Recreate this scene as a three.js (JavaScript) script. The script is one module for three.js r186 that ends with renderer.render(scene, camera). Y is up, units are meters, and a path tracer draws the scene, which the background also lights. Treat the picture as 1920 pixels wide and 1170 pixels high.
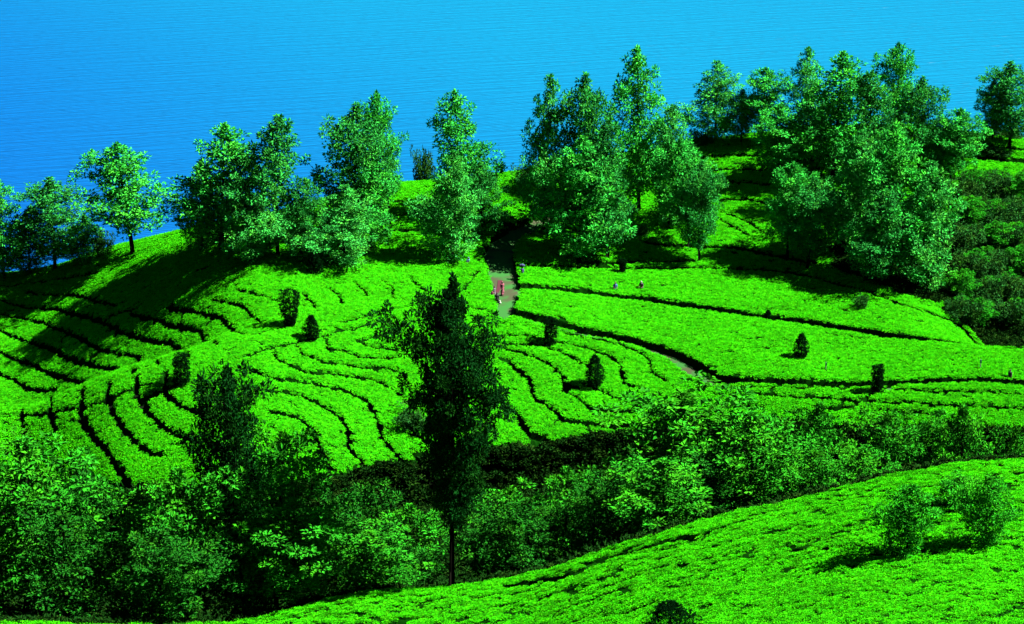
import * as THREE from 'three';
import { MarchingCubes } from 'three/addons/objects/MarchingCubes.js';
import { mergeGeometries } from 'three/addons/utils/BufferGeometryUtils.js';

// ---------------------------------------------------------------- camera, sky, sun, exposure
const scene = new THREE.Scene();
const FPX = 5250, PITCH = 15 * Math.PI / 180;                 // focal length in pixels of a 1920 px wide picture
const camera = new THREE.PerspectiveCamera(2 * Math.atan(585 / FPX) * 180 / Math.PI, 1920 / 1170, 0.5, 9000);
camera.position.set(0, 0, 0);
camera.rotation.x = -PITCH;
scene.add(camera);

const renderer = new THREE.WebGLRenderer({ antialias: true });
renderer.toneMapping = THREE.LinearToneMapping;
renderer.toneMappingExposure = 7.9;
renderer.shadowMap.enabled = true;

const SUN_AZ = 90 * Math.PI / 180, SUN_EL = 48 * Math.PI / 180; // azimuth from straight ahead towards the right
const sunDir = new THREE.Vector3(Math.cos(SUN_EL) * Math.sin(SUN_AZ), Math.sin(SUN_EL), -Math.cos(SUN_EL) * Math.cos(SUN_AZ));
{
  const W = 512, H = 256, data = new Float32Array(W * H * 4);
  for (let j = 0; j < H; j++) for (let i = 0; i < W; i++) {
    const up = ((j + 0.5) / H - 0.5) * Math.PI, az = ((i + 0.5) / W - 0.5) * 2 * Math.PI;
    const y = Math.sin(up), x = Math.cos(up) * Math.cos(az), z = Math.cos(up) * Math.sin(az);
    const c = x * sunDir.x + y * sunDir.y + z * sunDir.z;
    const t = Math.pow(1 - Math.max(0, y), 3.2), g = Math.pow(Math.max(0, c * 0.5 + 0.5), 5);
    let r = 0.006 + 0.010 * t + 0.030 * g, gr = 0.026 + 0.045 * t + 0.050 * g, b = 0.080 + 0.085 * t + 0.060 * g;
    if (y < 0) { const k = Math.min(1, -y * 12); r += (0.004 - r) * k; gr += (0.015 - gr) * k; b += (0.012 - b) * k; }
    data.set([r * 0.16, gr * 0.32, b * 0.32, 1], (j * W + i) * 4);
  }
  const sky = new THREE.DataTexture(data, W, H, THREE.RGBAFormat, THREE.FloatType);
  sky.mapping = THREE.EquirectangularReflectionMapping;
  sky.magFilter = sky.minFilter = THREE.LinearFilter;
  sky.needsUpdate = true;
  scene.background = sky; scene.environment = sky;
}
const sun = new THREE.DirectionalLight(new THREE.Color(1, 0.95, 0.84), 5);
sun.name = 'sun';
sun.target.position.set(0, -78, -285);
sun.position.copy(sun.target.position).addScaledVector(sunDir, 260);
sun.castShadow = true;
sun.shadow.mapSize.set(4096, 4096);
Object.assign(sun.shadow.camera, { left: -130, right: 130, top: 130, bottom: -130, near: 1, far: 600 });
scene.add(sun, sun.target);

// ---------------------------------------------------------------- helpers
function rng(seed) { let s = seed >>> 0; return () => { s = (s + 0x6D2B79F5) | 0; let t = Math.imul(s ^ (s >>> 15), 1 | s); t = (t + Math.imul(t ^ (t >>> 7), 61 | t)) ^ t; return ((t ^ (t >>> 14)) >>> 0) / 4294967296; }; }
const clamp = (x, a, b) => Math.min(b, Math.max(a, x)), lerp = (a, b, t) => a + (b - a) * t;
const sstep = (a, b, x) => { const t = clamp((x - a) / (b - a), 0, 1); return t * t * (3 - 2 * t); };
function hash2(ix, iy) { let h = Math.imul(ix, 374761393) + Math.imul(iy, 668265263); h = Math.imul(h ^ (h >>> 13), 1274126177); return ((h ^ (h >>> 16)) >>> 0) / 4294967296; }
function vnoise(x, y) { const ix = Math.floor(x), iy = Math.floor(y), fx = x - ix, fy = y - iy, u = fx * fx * (3 - 2 * fx), v = fy * fy * (3 - 2 * fy); return lerp(lerp(hash2(ix, iy), hash2(ix + 1, iy), u), lerp(hash2(ix, iy + 1), hash2(ix + 1, iy + 1), u), v) * 2 - 1; }
const fbm = (x, y) => vnoise(x, y) * 0.55 + vnoise(x * 2.1 + 7, y * 2.1 + 3) * 0.3 + vnoise(x * 4.3 + 1, y * 4.3 + 9) * 0.15;
const UP = new THREE.Vector3(0, 1, 0);
const names = {};
function numbered(n) { names[n] = (names[n] ?? -1) + 1; return names[n] ? n + '_' + String(names[n]).padStart(3, '0') : n; }
function shadows(o) { o.traverse((m) => { if (m.isMesh) { m.castShadow = m.receiveShadow = true; } }); return o; }
function tag(o, label, category, group) { o.userData = { ...o.userData, label, category }; if (group) o.userData.group = group; return o; }
function struct(o, name, label) { o.name = name; o.userData = { kind: 'structure', label }; scene.add(shadows(o)); return o; }
function pchip(xs, ys) {
  const n = xs.length, h = [], s = [], m = new Array(n).fill(0);
  for (let i = 0; i < n - 1; i++) { h[i] = xs[i + 1] - xs[i]; s[i] = (ys[i + 1] - ys[i]) / h[i]; }
  m[0] = s[0]; m[n - 1] = s[n - 2];
  for (let i = 1; i < n - 1; i++) if (s[i - 1] * s[i] > 0) { const a = 2 * h[i] + h[i - 1], b = h[i] + 2 * h[i - 1]; m[i] = (a + b) / (a / s[i - 1] + b / s[i]); }
  return m;
}
function hermite(xs, ys, m, x) {
  const n = xs.length;
  if (x <= xs[0]) return ys[0]; if (x >= xs[n - 1]) return ys[n - 1];
  let i = 0; while (x > xs[i + 1]) i++;
  const h = xs[i + 1] - xs[i], t = (x - xs[i]) / h, t2 = t * t, t3 = t2 * t;
  return (2 * t3 - 3 * t2 + 1) * ys[i] + (t3 - 2 * t2 + t) * h * m[i] + (3 * t2 - 2 * t3) * ys[i + 1] + (t3 - t2) * h * m[i + 1];
}

// ---------------------------------------------------------------- the lie of the land: sections through the hill, fanned out from the viewpoint
const SIN = Math.sin(PITCH), COS = Math.cos(PITCH);
const drop = (py) => Math.tan(PITCH + Math.atan((py - 585) / FPX));      // metres down per metre ahead
// per section: knoll edge [row, distance], gully [distance, height], then rows up the hill with the slope that leads to each; 'h' marks a hidden dip [distance after the last, height below the sight line]
const COLS = [
  { px: 0, knoll: [1168, 188, -6], gully: [226, -87], at: [2, 275], rows: [925, 850, 771], sl: [0, 28, 26], up: [['h', 13, 1.6], [640, 17], [560, 13], [518, 8]] },
  { px: 240, knoll: [1180, 190, -6], gully: [227, -87.5], at: [2, 274], rows: [918, 800, 692], sl: [0, 28, 24], up: [['h', 11, 1.3], [570, 16], [510, 11], [463, 7]] },
  { px: 480, knoll: [1160, 195, -6], gully: [228, -87.5], at: [2, 277], rows: [905, 770, 631], sl: [0, 26, 20], up: [[606, 1], [520, 11], [460, 7], [412, 4]] },
  { px: 720, knoll: [1112, 200, -6], gully: [230, -87.5], at: [2, 285], rows: [865, 720, 600], sl: [0, 24, 18], up: [[520, 8], [450, 8], [395, 8], [350, 8]] },
  { px: 960, knoll: [1085, 200, -6], gully: [232, -87.5], at: [2, 289.5], rows: [832, 720, 590], sl: [0, 22, 17], up: [[500, 8], [420, 11], [370, 12], [325, 12]] },
  { px: 1200, knoll: [1015, 199, -5], gully: [231, -86.5], at: [1, 277], rows: [802, 730, 640], sl: [0, 22, 14], up: [[500, 8], [420, 12], [350, 13], [285, 13]] },
  { px: 1440, knoll: [955, 199, -4], gully: [230, -85], at: [1, 277], rows: [790, 715, 600], sl: [0, 21, 8], up: [[505, 7], [420, 14], [330, 16], [248, 14]] },
  { px: 1680, knoll: [895, 202, -4], gully: [230, -84], at: [1, 276], rows: [795, 718, 632], sl: [0, 20, 8], up: [[567, 6], [470, 9], [340, 14], [235, 14]] },
  { px: 1920, knoll: [868, 204, -4], gully: [230, -83.5], at: [1, 274], rows: [800, 720, 652], sl: [0, 18, 7], up: [['h', 8, 1.5], [500, 12], [380, 15], [262, 15]] },
];
const meet = (d0, y0, py, deg) => { const t = Math.tan(deg * Math.PI / 180), d = (y0 - t * d0) / (-drop(py) - t); return [d, -drop(py) * d]; };
for (const c of COLS) {
  const K = [[0, -1.75], [90, -38]];
  const kc = [c.knoll[1], -drop(c.knoll[0]) * c.knoll[1]];
  K.push(meet(kc[0], kc[1], 1205, c.knoll[2]), kc, [kc[0] + 11, kc[1] - 6], c.gully);
  const R = []; R[c.at[0]] = [c.at[1], -drop(c.rows[c.at[0]]) * c.at[1]];
  for (let i = c.at[0] - 1; i >= 0; i--) R[i] = meet(...R[i + 1], c.rows[i], c.sl[i + 1]);
  for (let i = c.at[0] + 1; i < 3; i++) R[i] = meet(...R[i - 1], c.rows[i], c.sl[i]);
  K.push([R[0][0] - 3.5, R[0][1] - 4], ...R);
  for (const u of c.up) { const l = K[K.length - 1]; K.push(u[0] === 'h' ? [l[0] + u[1], l[1] / l[0] * (l[0] + u[1]) - u[2]] : meet(...l, u[0], u[1])); }
  const r = K[K.length - 1];
  K.push([r[0] + 10, r[1] - 3.2], [r[0] + 75, -131], [r[0] + 240, -165]);
  c.K = K;
}
const NK = COLS[0].K.length, KNOLL = 3, FOOT = 7, CREST = 9, RIDGE = 13;
const colPx = [-1100, ...COLS.map((c) => c.px), 3000], table = [];
{
  const src = [COLS[0], ...COLS, COLS[COLS.length - 1]];
  const ip = []; for (let k = 0; k < NK; k++) for (const w of [0, 1]) { const ys = src.map((c) => c.K[k][w]); ip.push([ys, pchip(colPx, ys)]); }
  for (let px = -1100; px <= 3000; px += 10) {
    const d = [], y = [];
    for (let k = 0; k < NK; k++) { d.push(hermite(colPx, ...ip[2 * k], px)); y.push(hermite(colPx, ...ip[2 * k + 1], px)); }
    table.push({ d, y, m: pchip(d, y) });
  }
}
const pxOf = (x, d) => 960 + FPX * COS * x / Math.max(d, 1);
const knotD = (k, px) => { const f = clamp((px + 1100) / 10, 0, table.length - 1.001), i = Math.floor(f); return lerp(table[i].d[k], table[i + 1].d[k], f - i); };
function top(x, d) {                                                     // height of the clipped tea (0.9 m above the soil)
  const f = clamp((pxOf(x, d) + 1100) / 10, 0, table.length - 1.001), i = Math.floor(f), A = table[i], B = table[i + 1];
  const w = sstep(20, 120, d);
  return lerp(hermite(A.d, A.y, A.m, d), hermite(B.d, B.y, B.m, d), f - i) + w * (0.22 * vnoise(x / 9 + 40, d / 9) + 0.10 * vnoise(x / 3.7, d / 3.7 + 20));
}
const TEA = 0.9;
const soil = (x, d) => top(x, d) - TEA;
function ray(px, py) { const u = (px - 960) / FPX, v = -(py - 585) / FPX, f = COS + v * SIN; return [u / f, (v * COS - SIN) / f]; }    // per metre ahead: sideways, up
function hit(px, py, f = top, from = 120) {
  const [a, b] = ray(px, py);
  for (let d = from; d < 420; d += 0.3) if (f(a * d, d) > b * d) { let lo = d - 0.3, hi = d; for (let i = 0; i < 12; i++) { const m = (lo + hi) / 2; if (f(a * m, m) > b * m) hi = m; else lo = m; } return [a * hi, hi]; }
  return [a * 340, 340];
}
const trace = (pts, f, from) => { const o = []; for (let i = 0; i < pts.length; i += 2) o.push(hit(pts[i], pts[i + 1], f, from)); return o; };

// ---------------------------------------------------------------- materials
const std = (o) => new THREE.MeshStandardMaterial(o);
const leafMat = (rgb, extra = {}) => new THREE.MeshPhysicalMaterial({ color: new THREE.Color().setRGB(...rgb), roughness: 0.95, specularIntensity: 0.015, side: THREE.DoubleSide, vertexColors: true, transmission: 0.32, thickness: 0, ...extra });
const M = {
  tea: leafMat([0.022, 0.34, 0.0012], { roughness: 0.95, specularIntensity: 0.03 }),
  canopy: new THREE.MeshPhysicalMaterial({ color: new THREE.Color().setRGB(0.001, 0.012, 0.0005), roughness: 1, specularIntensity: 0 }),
  oak: leafMat([0.018, 0.215, 0.022], { transmission: 0.12 }),
  oakDark: leafMat([0.013, 0.145, 0.020], { transmission: 0.12 }),
  oakPale: leafMat([0.025, 0.225, 0.030], { transmission: 0.12 }),
  young: leafMat([0.013, 0.165, 0.006], { transmission: 0.16 }),
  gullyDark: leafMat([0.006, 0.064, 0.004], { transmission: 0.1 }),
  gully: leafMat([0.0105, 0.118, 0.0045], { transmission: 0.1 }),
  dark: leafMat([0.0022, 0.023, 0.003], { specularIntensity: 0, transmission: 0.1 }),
  clipped: leafMat([0.001, 0.011, 0.002], { specularIntensity: 0 }),
  scrub: leafMat([0.0105, 0.062, 0.009], { transmission: 0.1 }),
  bark: std({ color: new THREE.Color().setRGB(0.007, 0.007, 0.005), roughness: 0.95 }),
  paleBark: std({ color: new THREE.Color().setRGB(0.012, 0.015, 0.011), roughness: 0.95 }),
};

// ---------------------------------------------------------------- ground
function axis(parts) { const o = [parts[0][0]]; for (const [, to, step] of parts) { const a = o[o.length - 1], n = Math.ceil((to - a) / step); for (let i = 1; i <= n; i++) o.push(a + (to - a) * i / n); } return o; }
const gx = axis([[-420, -80, 12], [-80, 80, 1.3], [80, 420, 12]]), gd = axis([[-60, 110, 8], [110, 350, 1.3], [350, 600, 8]]);
{
  const nx = gx.length, nd = gd.length, p = new Float32Array(nx * nd * 3), c = new Float32Array(nx * nd * 3), idx = [];
  for (let j = 0; j < nd; j++) for (let i = 0; i < nx; i++) {
    const x = gx[i], d = gd[j], k = (j * nx + i) * 3;
    p.set([x, d < 0 ? -2.6 + d * 0.05 : soil(x, d), -d], k);
    const n = 0.75 + 0.4 * fbm(x / 2.3, d / 2.3), g = 0.5 + 0.5 * vnoise(x / 5, d / 5 + 50);
    c.set([lerp(0.003, 0.002, g) * n, lerp(0.005, 0.008, g) * n, lerp(0.002, 0.0015, g) * n], k);
    if (i && j) { const a = (j - 1) * nx + i - 1; idx.push(a, a + 1, a + nx, a + 1, a + nx + 1, a + nx); }
  }
  const g = new THREE.BufferGeometry();
  g.setAttribute('position', new THREE.BufferAttribute(p, 3)); g.setAttribute('color', new THREE.BufferAttribute(c, 3)); g.setIndex(idx); g.computeVertexNormals();
  struct(new THREE.Mesh(g, new THREE.MeshPhysicalMaterial({ vertexColors: true, roughness: 1, specularIntensity: 0.1 })), 'hillside', 'dark soil of the hills under the tea and the trees');
}
const bi = (arr, v) => { let lo = 0, hi = arr.length - 2; while (lo < hi) { const m = (lo + hi + 1) >> 1; if (arr[m] <= v) lo = m; else hi = m - 1; } return lo; };
function ground(x, d) {                                                  // height of the ground sheet itself
  const i = bi(gx, x), j = bi(gd, d), u = (x - gx[i]) / (gx[i + 1] - gx[i]), v = (d - gd[j]) / (gd[j + 1] - gd[j]);
  const a = soil(gx[i], gd[j]), b = soil(gx[i + 1], gd[j]), c = soil(gx[i], gd[j + 1]), e = soil(gx[i + 1], gd[j + 1]);
  return u + v <= 1 ? a + (b - a) * u + (c - a) * v : e + (c - e) * (1 - u) + (b - e) * (1 - v);
}

// lake
{
  const N = 1024, TILE = 96, data = new Uint8Array(N * N * 4), f = new Float32Array(N * N), R = rng(5);
  const waves = [];
  for (let i = 0; i < 64; i++) { const k = 12 + Math.floor(R() * 75), a = (R() - 0.5) * 1.1 + 1.57; const kx = Math.round(k * Math.cos(a)), ky = Math.round(k * Math.sin(a)); waves.push([kx, ky, R() * 6.283, 1 / Math.pow(Math.hypot(kx, ky) + 4, 0.72)]); }
  let s2 = 0;
  for (const [kx, ky, ph, am] of waves) {
    const cx = [], sx = []; for (let i = 0; i < N; i++) { const t = 2 * Math.PI * kx * i / N + ph; cx.push(Math.cos(t)); sx.push(Math.sin(t)); }
    for (let j = 0; j < N; j++) { const t = 2 * Math.PI * ky * j / N, c = Math.cos(t) * am, s = Math.sin(t) * am; for (let i = 0; i < N; i++) f[j * N + i] += cx[i] * c - sx[i] * s; }
    s2 += am * am / 2;
  }
  for (let i = 0; i < N * N; i++) { const v = clamp(128 + 42 * f[i] / Math.sqrt(s2), 0, 255); data.set([v, v, v, 255], i * 4); }
  const t = new THREE.DataTexture(data, N, N); t.wrapS = t.wrapT = THREE.RepeatWrapping; t.magFilter = THREE.LinearFilter; t.minFilter = THREE.LinearFilter; t.needsUpdate = true;
  const g = new THREE.PlaneGeometry(5200, 3700, 104, 74); g.rotateX(-Math.PI / 2); g.translate(0, 0, -2000);
  const p = g.attributes.position, uv = g.attributes.uv, col = new Float32Array(p.count * 3);
  for (let i = 0; i < p.count; i++) {
    const x = p.getX(i), z = p.getZ(i); uv.setXY(i, x / TILE, z / TILE);
    const w = sstep(-220, 160, x + 0.5 * (-z - 600) + 60 * vnoise(x / 150, z / 220));            // sky reflection painted into the water colour: paler right and far, darker left
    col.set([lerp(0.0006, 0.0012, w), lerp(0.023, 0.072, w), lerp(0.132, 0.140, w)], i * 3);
  }
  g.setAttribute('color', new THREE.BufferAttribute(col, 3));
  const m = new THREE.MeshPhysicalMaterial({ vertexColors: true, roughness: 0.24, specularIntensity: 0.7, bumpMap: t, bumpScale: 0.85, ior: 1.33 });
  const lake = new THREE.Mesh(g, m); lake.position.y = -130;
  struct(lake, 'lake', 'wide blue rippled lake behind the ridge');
}

// ---------------------------------------------------------------- tea: gaps between the hedges, traced on the clipped tops
const GAPS = [                                                            // [width in metres, row of points]
  // hollow on the left
  [0.62, 0, 561, 100, 578, 150, 590, 192, 603, 233, 623, 277, 637, 320, 643, 337, 653, 352, 668],
  [0.5, 0, 588, 40, 595, 83, 605, 117, 620, 150, 632, 183, 652, 217, 662, 260, 670, 290, 673, 300, 683],
  [0.62, -30, 606, 0, 618, 33, 633, 67, 643, 100, 655, 127, 670, 150, 677, 187, 687, 217, 693, 250, 698],
  [0.55, -30, 645, 0, 660, 20, 670, 60, 682, 80, 692, 117, 707, 157, 717],
  [0.7, -30, 690, 0, 702, 27, 710, 50, 727, 77, 732, 107, 730],
  [0.45, 50, 548, 100, 552, 143, 553, 173, 562, 217, 573],
  [0.55, 247, 588, 287, 597, 317, 608, 347, 615, 377, 620, 383, 638, 407, 645],
  [0.5, 313, 575, 367, 583, 417, 597, 430, 613, 455, 627],
  [0.45, 400, 562, 457, 573, 473, 593, 497, 607],
  [0.35, 447, 543, 483, 553, 520, 563],
  [0.35, 567, 550, 583, 563, 593, 578], [0.35, 617, 540, 635, 553, 641, 570], [0.35, 665, 530, 683, 543, 688, 555],
  [0.38, 717, 525, 737, 540, 737, 557], [0.4, 770, 520, 783, 535, 800, 547], [0.38, 897, 507, 887, 520, 870, 543, 840, 557],
  [0.3, 0, 537, 60, 530, 110, 522, 180, 512], [0.4, 190, 602, 215, 590, 260, 575],
  // lines along the spur's back
  [0.28, 480, 627, 547, 607], [0.26, 463, 667, 520, 648, 583, 636, 640, 620, 740, 595], [0.24, 640, 605, 700, 588, 760, 575],
  [0.24, 880, 590, 925, 600], [0.24, 890, 613, 952, 603], [0.24, 900, 632, 950, 628, 1000, 630], [0.24, 950, 645, 1010, 647, 1040, 643], [0.22, 880, 575, 912, 582],
  // middle face
  [0.36, 613, 640, 613, 655, 640, 656, 673, 667, 740, 671], [0.32, 763, 620, 707, 627, 670, 640, 707, 652, 763, 658], [0.28, 700, 633, 720, 630, 757, 643],
  [0.42, 560, 650, 567, 663, 607, 678, 640, 682, 723, 690, 763, 702],
  [0.45, 510, 658, 520, 673, 547, 687, 573, 698, 640, 702, 697, 710, 727, 723, 757, 745, 770, 762],
  [0.5, 467, 690, 493, 702, 520, 710, 583, 718, 640, 730, 683, 747, 703, 770, 710, 797, 717, 823, 740, 847, 753, 862],
  [0.5, 497, 730, 567, 742, 613, 765, 640, 783, 653, 807, 653, 840, 682, 870],
  [0.6, 507, 770, 540, 778, 567, 787, 590, 810, 600, 840, 617, 875],
  [0.45, 770, 800, 783, 817, 803, 830], [0.45, 775, 850, 810, 856],
  // left face of the spur
  [0.5, 43, 763, 42, 790, 50, 825], [0.5, 97, 743, 97, 787, 107, 807],
  [0.6, 155, 728, 157, 743, 152, 780, 170, 810, 200, 843, 217, 870, 230, 888, 247, 912],
  [0.55, 208, 713, 203, 743, 213, 773, 233, 803, 260, 833, 283, 850, 310, 852],
  [0.58, 258, 705, 255, 737, 273, 767, 300, 793, 327, 813, 365, 824],
  [0.5, 313, 697, 308, 733, 333, 757, 373, 774], [0.45, 267, 747, 307, 733, 335, 716],
  [0.32, 0, 780, 43, 777, 100, 772, 150, 763, 167, 762], [0.26, 167, 760, 207, 747, 267, 723, 312, 710],
  [0.45, 160, 913, 240, 914, 295, 906],
  // right of the tall tree
  [0.58, 955, 677, 960, 685, 990, 707, 997, 727, 1000, 743, 1020, 757, 1040, 770, 1053, 787, 1100, 792, 1180, 796],
  [0.52, 945, 652, 980, 660, 1023, 677, 1053, 700, 1057, 730, 1087, 747, 1107, 767, 1180, 771],
  [0.42, 1057, 732, 1087, 725, 1113, 722], [0.38, 1027, 650, 1067, 667, 1105, 686], [0.42, 1115, 726, 1153, 745, 1210, 752],
  [0.45, 1050, 640, 1107, 653, 1140, 667, 1163, 683, 1170, 717, 1210, 729],
  [0.45, 1053, 623, 1123, 635, 1190, 655, 1217, 673, 1223, 697, 1250, 714],
  [0.85, 937, 740, 947, 763, 973, 777, 987, 810, 1020, 820], [0.3, 990, 645, 1040, 643],
  // below the lower track on the right
  [0.35, 1300, 724, 1400, 725, 1500, 725, 1633, 726], [0.4, 1663, 728, 1780, 733, 1960, 745],
  [0.42, 1340, 738, 1467, 742, 1540, 745, 1600, 750, 1690, 753, 1800, 760, 1960, 773],
  [0.5, 1543, 764, 1600, 762, 1622, 747, 1647, 729, 1687, 717], [0.36, 1650, 766, 1760, 776], [0.36, 1355, 758, 1420, 765],
  // terraces among the trees
  [0.6, 1290, 296, 1350, 292, 1420, 290], [0.6, 1300, 321, 1360, 316, 1430, 318], [0.6, 1320, 345, 1400, 341, 1440, 347], [0.6, 1330, 376, 1400, 372, 1470, 386],
  [0.35, 1320, 400, 1360, 415, 1400, 440], [0.35, 1350, 395, 1400, 415, 1440, 440], [1.0, 1210, 455, 1280, 460, 1370, 463, 1450, 478, 1530, 492],
  [0.9, 1080, 492, 1200, 490, 1300, 488], [1.2, 1480, 268, 1560, 262], [1.2, 1490, 300, 1560, 296], [0.35, 930, 395, 970, 412], [0.35, 960, 388, 1010, 405],
  [0.9, 740, 378, 800, 372], [0.9, 740, 404, 800, 398], [1.0, 740, 432, 830, 430], [1.2, 900, 418, 960, 420],
  [1.1, 1780, 290, 1850, 296, 1930, 300], [0.9, 1800, 262, 1920, 280], [1.0, 1700, 330, 1800, 336],
  [0.3, 1170, 305, 1240, 300], [1.1, 1170, 335, 1240, 330],
  // knoll at the lower right
  [1.9, 960, 1096, 1067, 1076, 1140, 1047, 1215, 1026, 1290, 1008], [0.6, 1290, 1008, 1363, 987, 1430, 964], [0.3, 1483, 1030, 1570, 1027, 1670, 1018],
  [0.28, 1560, 938, 1640, 930, 1680, 922], [0.3, 1380, 1010, 1440, 997, 1520, 985], [0.4, 1860, 1158, 1900, 1140, 1930, 1125],
];
const T1 = [975, 536, 1040, 540, 1100, 546, 1200, 558, 1300, 573, 1400, 588, 1500, 601, 1600, 617, 1700, 632, 1800, 643, 1960, 655];
const T2 = [952, 583, 1000, 594, 1060, 610, 1130, 625, 1200, 641, 1265, 664, 1305, 690, 1335, 708, 1400, 713, 1500, 714, 1700, 715, 1960, 720];
const TB = [990, 498, 1130, 500, 1300, 501, 1420, 505, 1500, 513, 1620, 545, 1700, 574, 1800, 608, 1920, 650, 1960, 668];
const PATH = [945, 592, 949, 572, 950, 545, 946, 515, 938, 492, 934, 470, 945, 447, 975, 428, 1010, 412, 1040, 400];
const PATHW = [1.0, 1.9, 2.9, 3.2, 3.3, 3.3, 2.9, 2.6, 2.4, 2.0];
const t1 = trace(T1), t2 = trace(T2), tb = trace(TB), path = trace(PATH, top);
const asCurve = (pts) => { const xs = pts.map(([x, d]) => pxOf(x, d)), ds = pts.map((p) => p[1]); return (px) => hermite(xs, ds, new Array(xs.length).fill(0).map((_, i) => { const a = Math.max(0, i - 1), b = Math.min(xs.length - 1, i + 1); return (ds[b] - ds[a]) / (xs[b] - xs[a]); }), px); };
const dT1 = asCurve(t1), dT2 = asCurve(t2), dTB = asCurve(tb);
const pathX = (d) => { for (let i = 0; i < path.length - 1; i++) if (d < path[i + 1][1]) return lerp(path[i][0], path[i + 1][0], clamp((d - path[i][1]) / (path[i + 1][1] - path[i][1]), 0, 1)); return path[path.length - 1][0]; };
function fieldAt(x, d) {                                                  // 0: no tea
  const px = pxOf(x, d);
  if (Math.abs(px - 960) > 1075) return 0;
  if (d < knotD(KNOLL, px) + 1.5) return d > 118 ? 1 : 0;
  if (d < knotD(FOOT, px) - 0.3) return 0;
  if (d > knotD(RIDGE, px) + 5) return 0;
  if (px > 1765 && d > dTB(px) + 1 && d < knotD(12, px) - 1) return 0;     // scrub on the far right
  if (px > 1560 && d > dTB(px) + 3.5 && d < knotD(12, px) - 9) return 0;   // under the big trees on the right
  if (d < path[0][1] ? px > 1330 && d < dT2(px) : false) return 2;
  if (px > 1330 && d < dT2(px)) return 2;
  if (px > 955 && d > dT2(px) && x > pathX(d)) return d < dT1(px) && d < dTB(px) ? 3 : d < dTB(px) ? 4 : 5;
  if (x > pathX(d) && d > path[0][1]) return 5;
  if (px < 640 && d > knotD(CREST, px) + 0.2) return 6;
  if (d > knotD(10, px) + 3) return 7;
  return 8;
}
class Tea {
  constructor(x0, x1, d0, d1, cell) { Object.assign(this, { x0, d0, cell, nx: Math.round((x1 - x0) / cell) + 1, nd: Math.round((d1 - d0) / cell) + 1 }); this.e = new Float32Array(this.nx * this.nd).fill(3); }
  cut(pts, w) {
    const W = typeof w === 'number' ? pts.map(() => w) : w;
    for (let s = 0; s < pts.length - 1; s++) {
      const [ax, ad] = pts[s], [bx, bd] = pts[s + 1], L2 = (bx - ax) ** 2 + (bd - ad) ** 2, r = Math.max(W[s], W[s + 1]) / 2 + 1.3;
      if (L2 > 30 * 30) continue;                                         // a jump across a fold of the ground
      const i0 = Math.max(0, Math.floor((Math.min(ax, bx) - r - this.x0) / this.cell)), i1 = Math.min(this.nx - 1, Math.ceil((Math.max(ax, bx) + r - this.x0) / this.cell));
      const j0 = Math.max(0, Math.floor((Math.min(ad, bd) - r - this.d0) / this.cell)), j1 = Math.min(this.nd - 1, Math.ceil((Math.max(ad, bd) + r - this.d0) / this.cell));
      for (let j = j0; j <= j1; j++) for (let i = i0; i <= i1; i++) {
        const x = this.x0 + i * this.cell, d = this.d0 + j * this.cell, t = clamp(((x - ax) * (bx - ax) + (d - ad) * (bd - ad)) / (L2 || 1), 0, 1);
        const q = Math.hypot(x - ax - t * (bx - ax), d - ad - t * (bd - ad)) - lerp(W[s], W[s + 1], t) / 2, k = j * this.nx + i;
        if (q < this.e[k]) this.e[k] = q;
      }
    }
  }
  edge(x, d) { const i = Math.round((x - this.x0) / this.cell), j = Math.round((d - this.d0) / this.cell); return i < 0 || j < 0 || i >= this.nx || j >= this.nd ? -1 : this.e[j * this.nx + i] + 0.05 * vnoise(x * 1.9, d * 1.9); }
}
const hillTea = new Tea(-66, 66, 244, 346, 0.165), knollTea = new Tea(-40, 42, 136, 206, 0.22);
for (const [w, ...pts] of GAPS) { const q = trace(pts); (q[0][1] > 225 ? hillTea : knollTea).cut(q, w > 0.8 ? w * 0.8 : w * 0.78 + 0.07); }
hillTea.cut(t1, 1.5); hillTea.cut(t2, t2.map((_, i) => [1.6, 1.9, 1.7, 1.6, 1.6, 2.0, 2.6, 2.0, 1.1, 1.0, 1.0, 1.1][i])); hillTea.cut(tb, 0.6); hillTea.cut(path, PATHW);
{ const foot = []; for (let px = -150; px <= 2080; px += 15) { const d = knotD(FOOT, px) - 0.4; foot.push([(px - 960) / (FPX * COS) * d, d]); } hillTea.cut(foot, 0.7); }

{ const R = rng(4242); for (let k = 1; k <= 11; k++) { let run = []; const w = 0.12 + 0.14 * R(); for (let px = 420; px <= 1980; px += 22) {
  const d = knotD(KNOLL, px) - 1.6 * k - 0.5 * vnoise(px / 140, k * 3.3), x = (px - 960) / (FPX * COS) * d;
  if (vnoise(px / 75, k * 7.7) > -0.1) run.push([x, d]); else { if (run.length > 1) knollTea.cut(run, w); run = []; } } if (run.length > 1) knollTea.cut(run, w); } }
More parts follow.
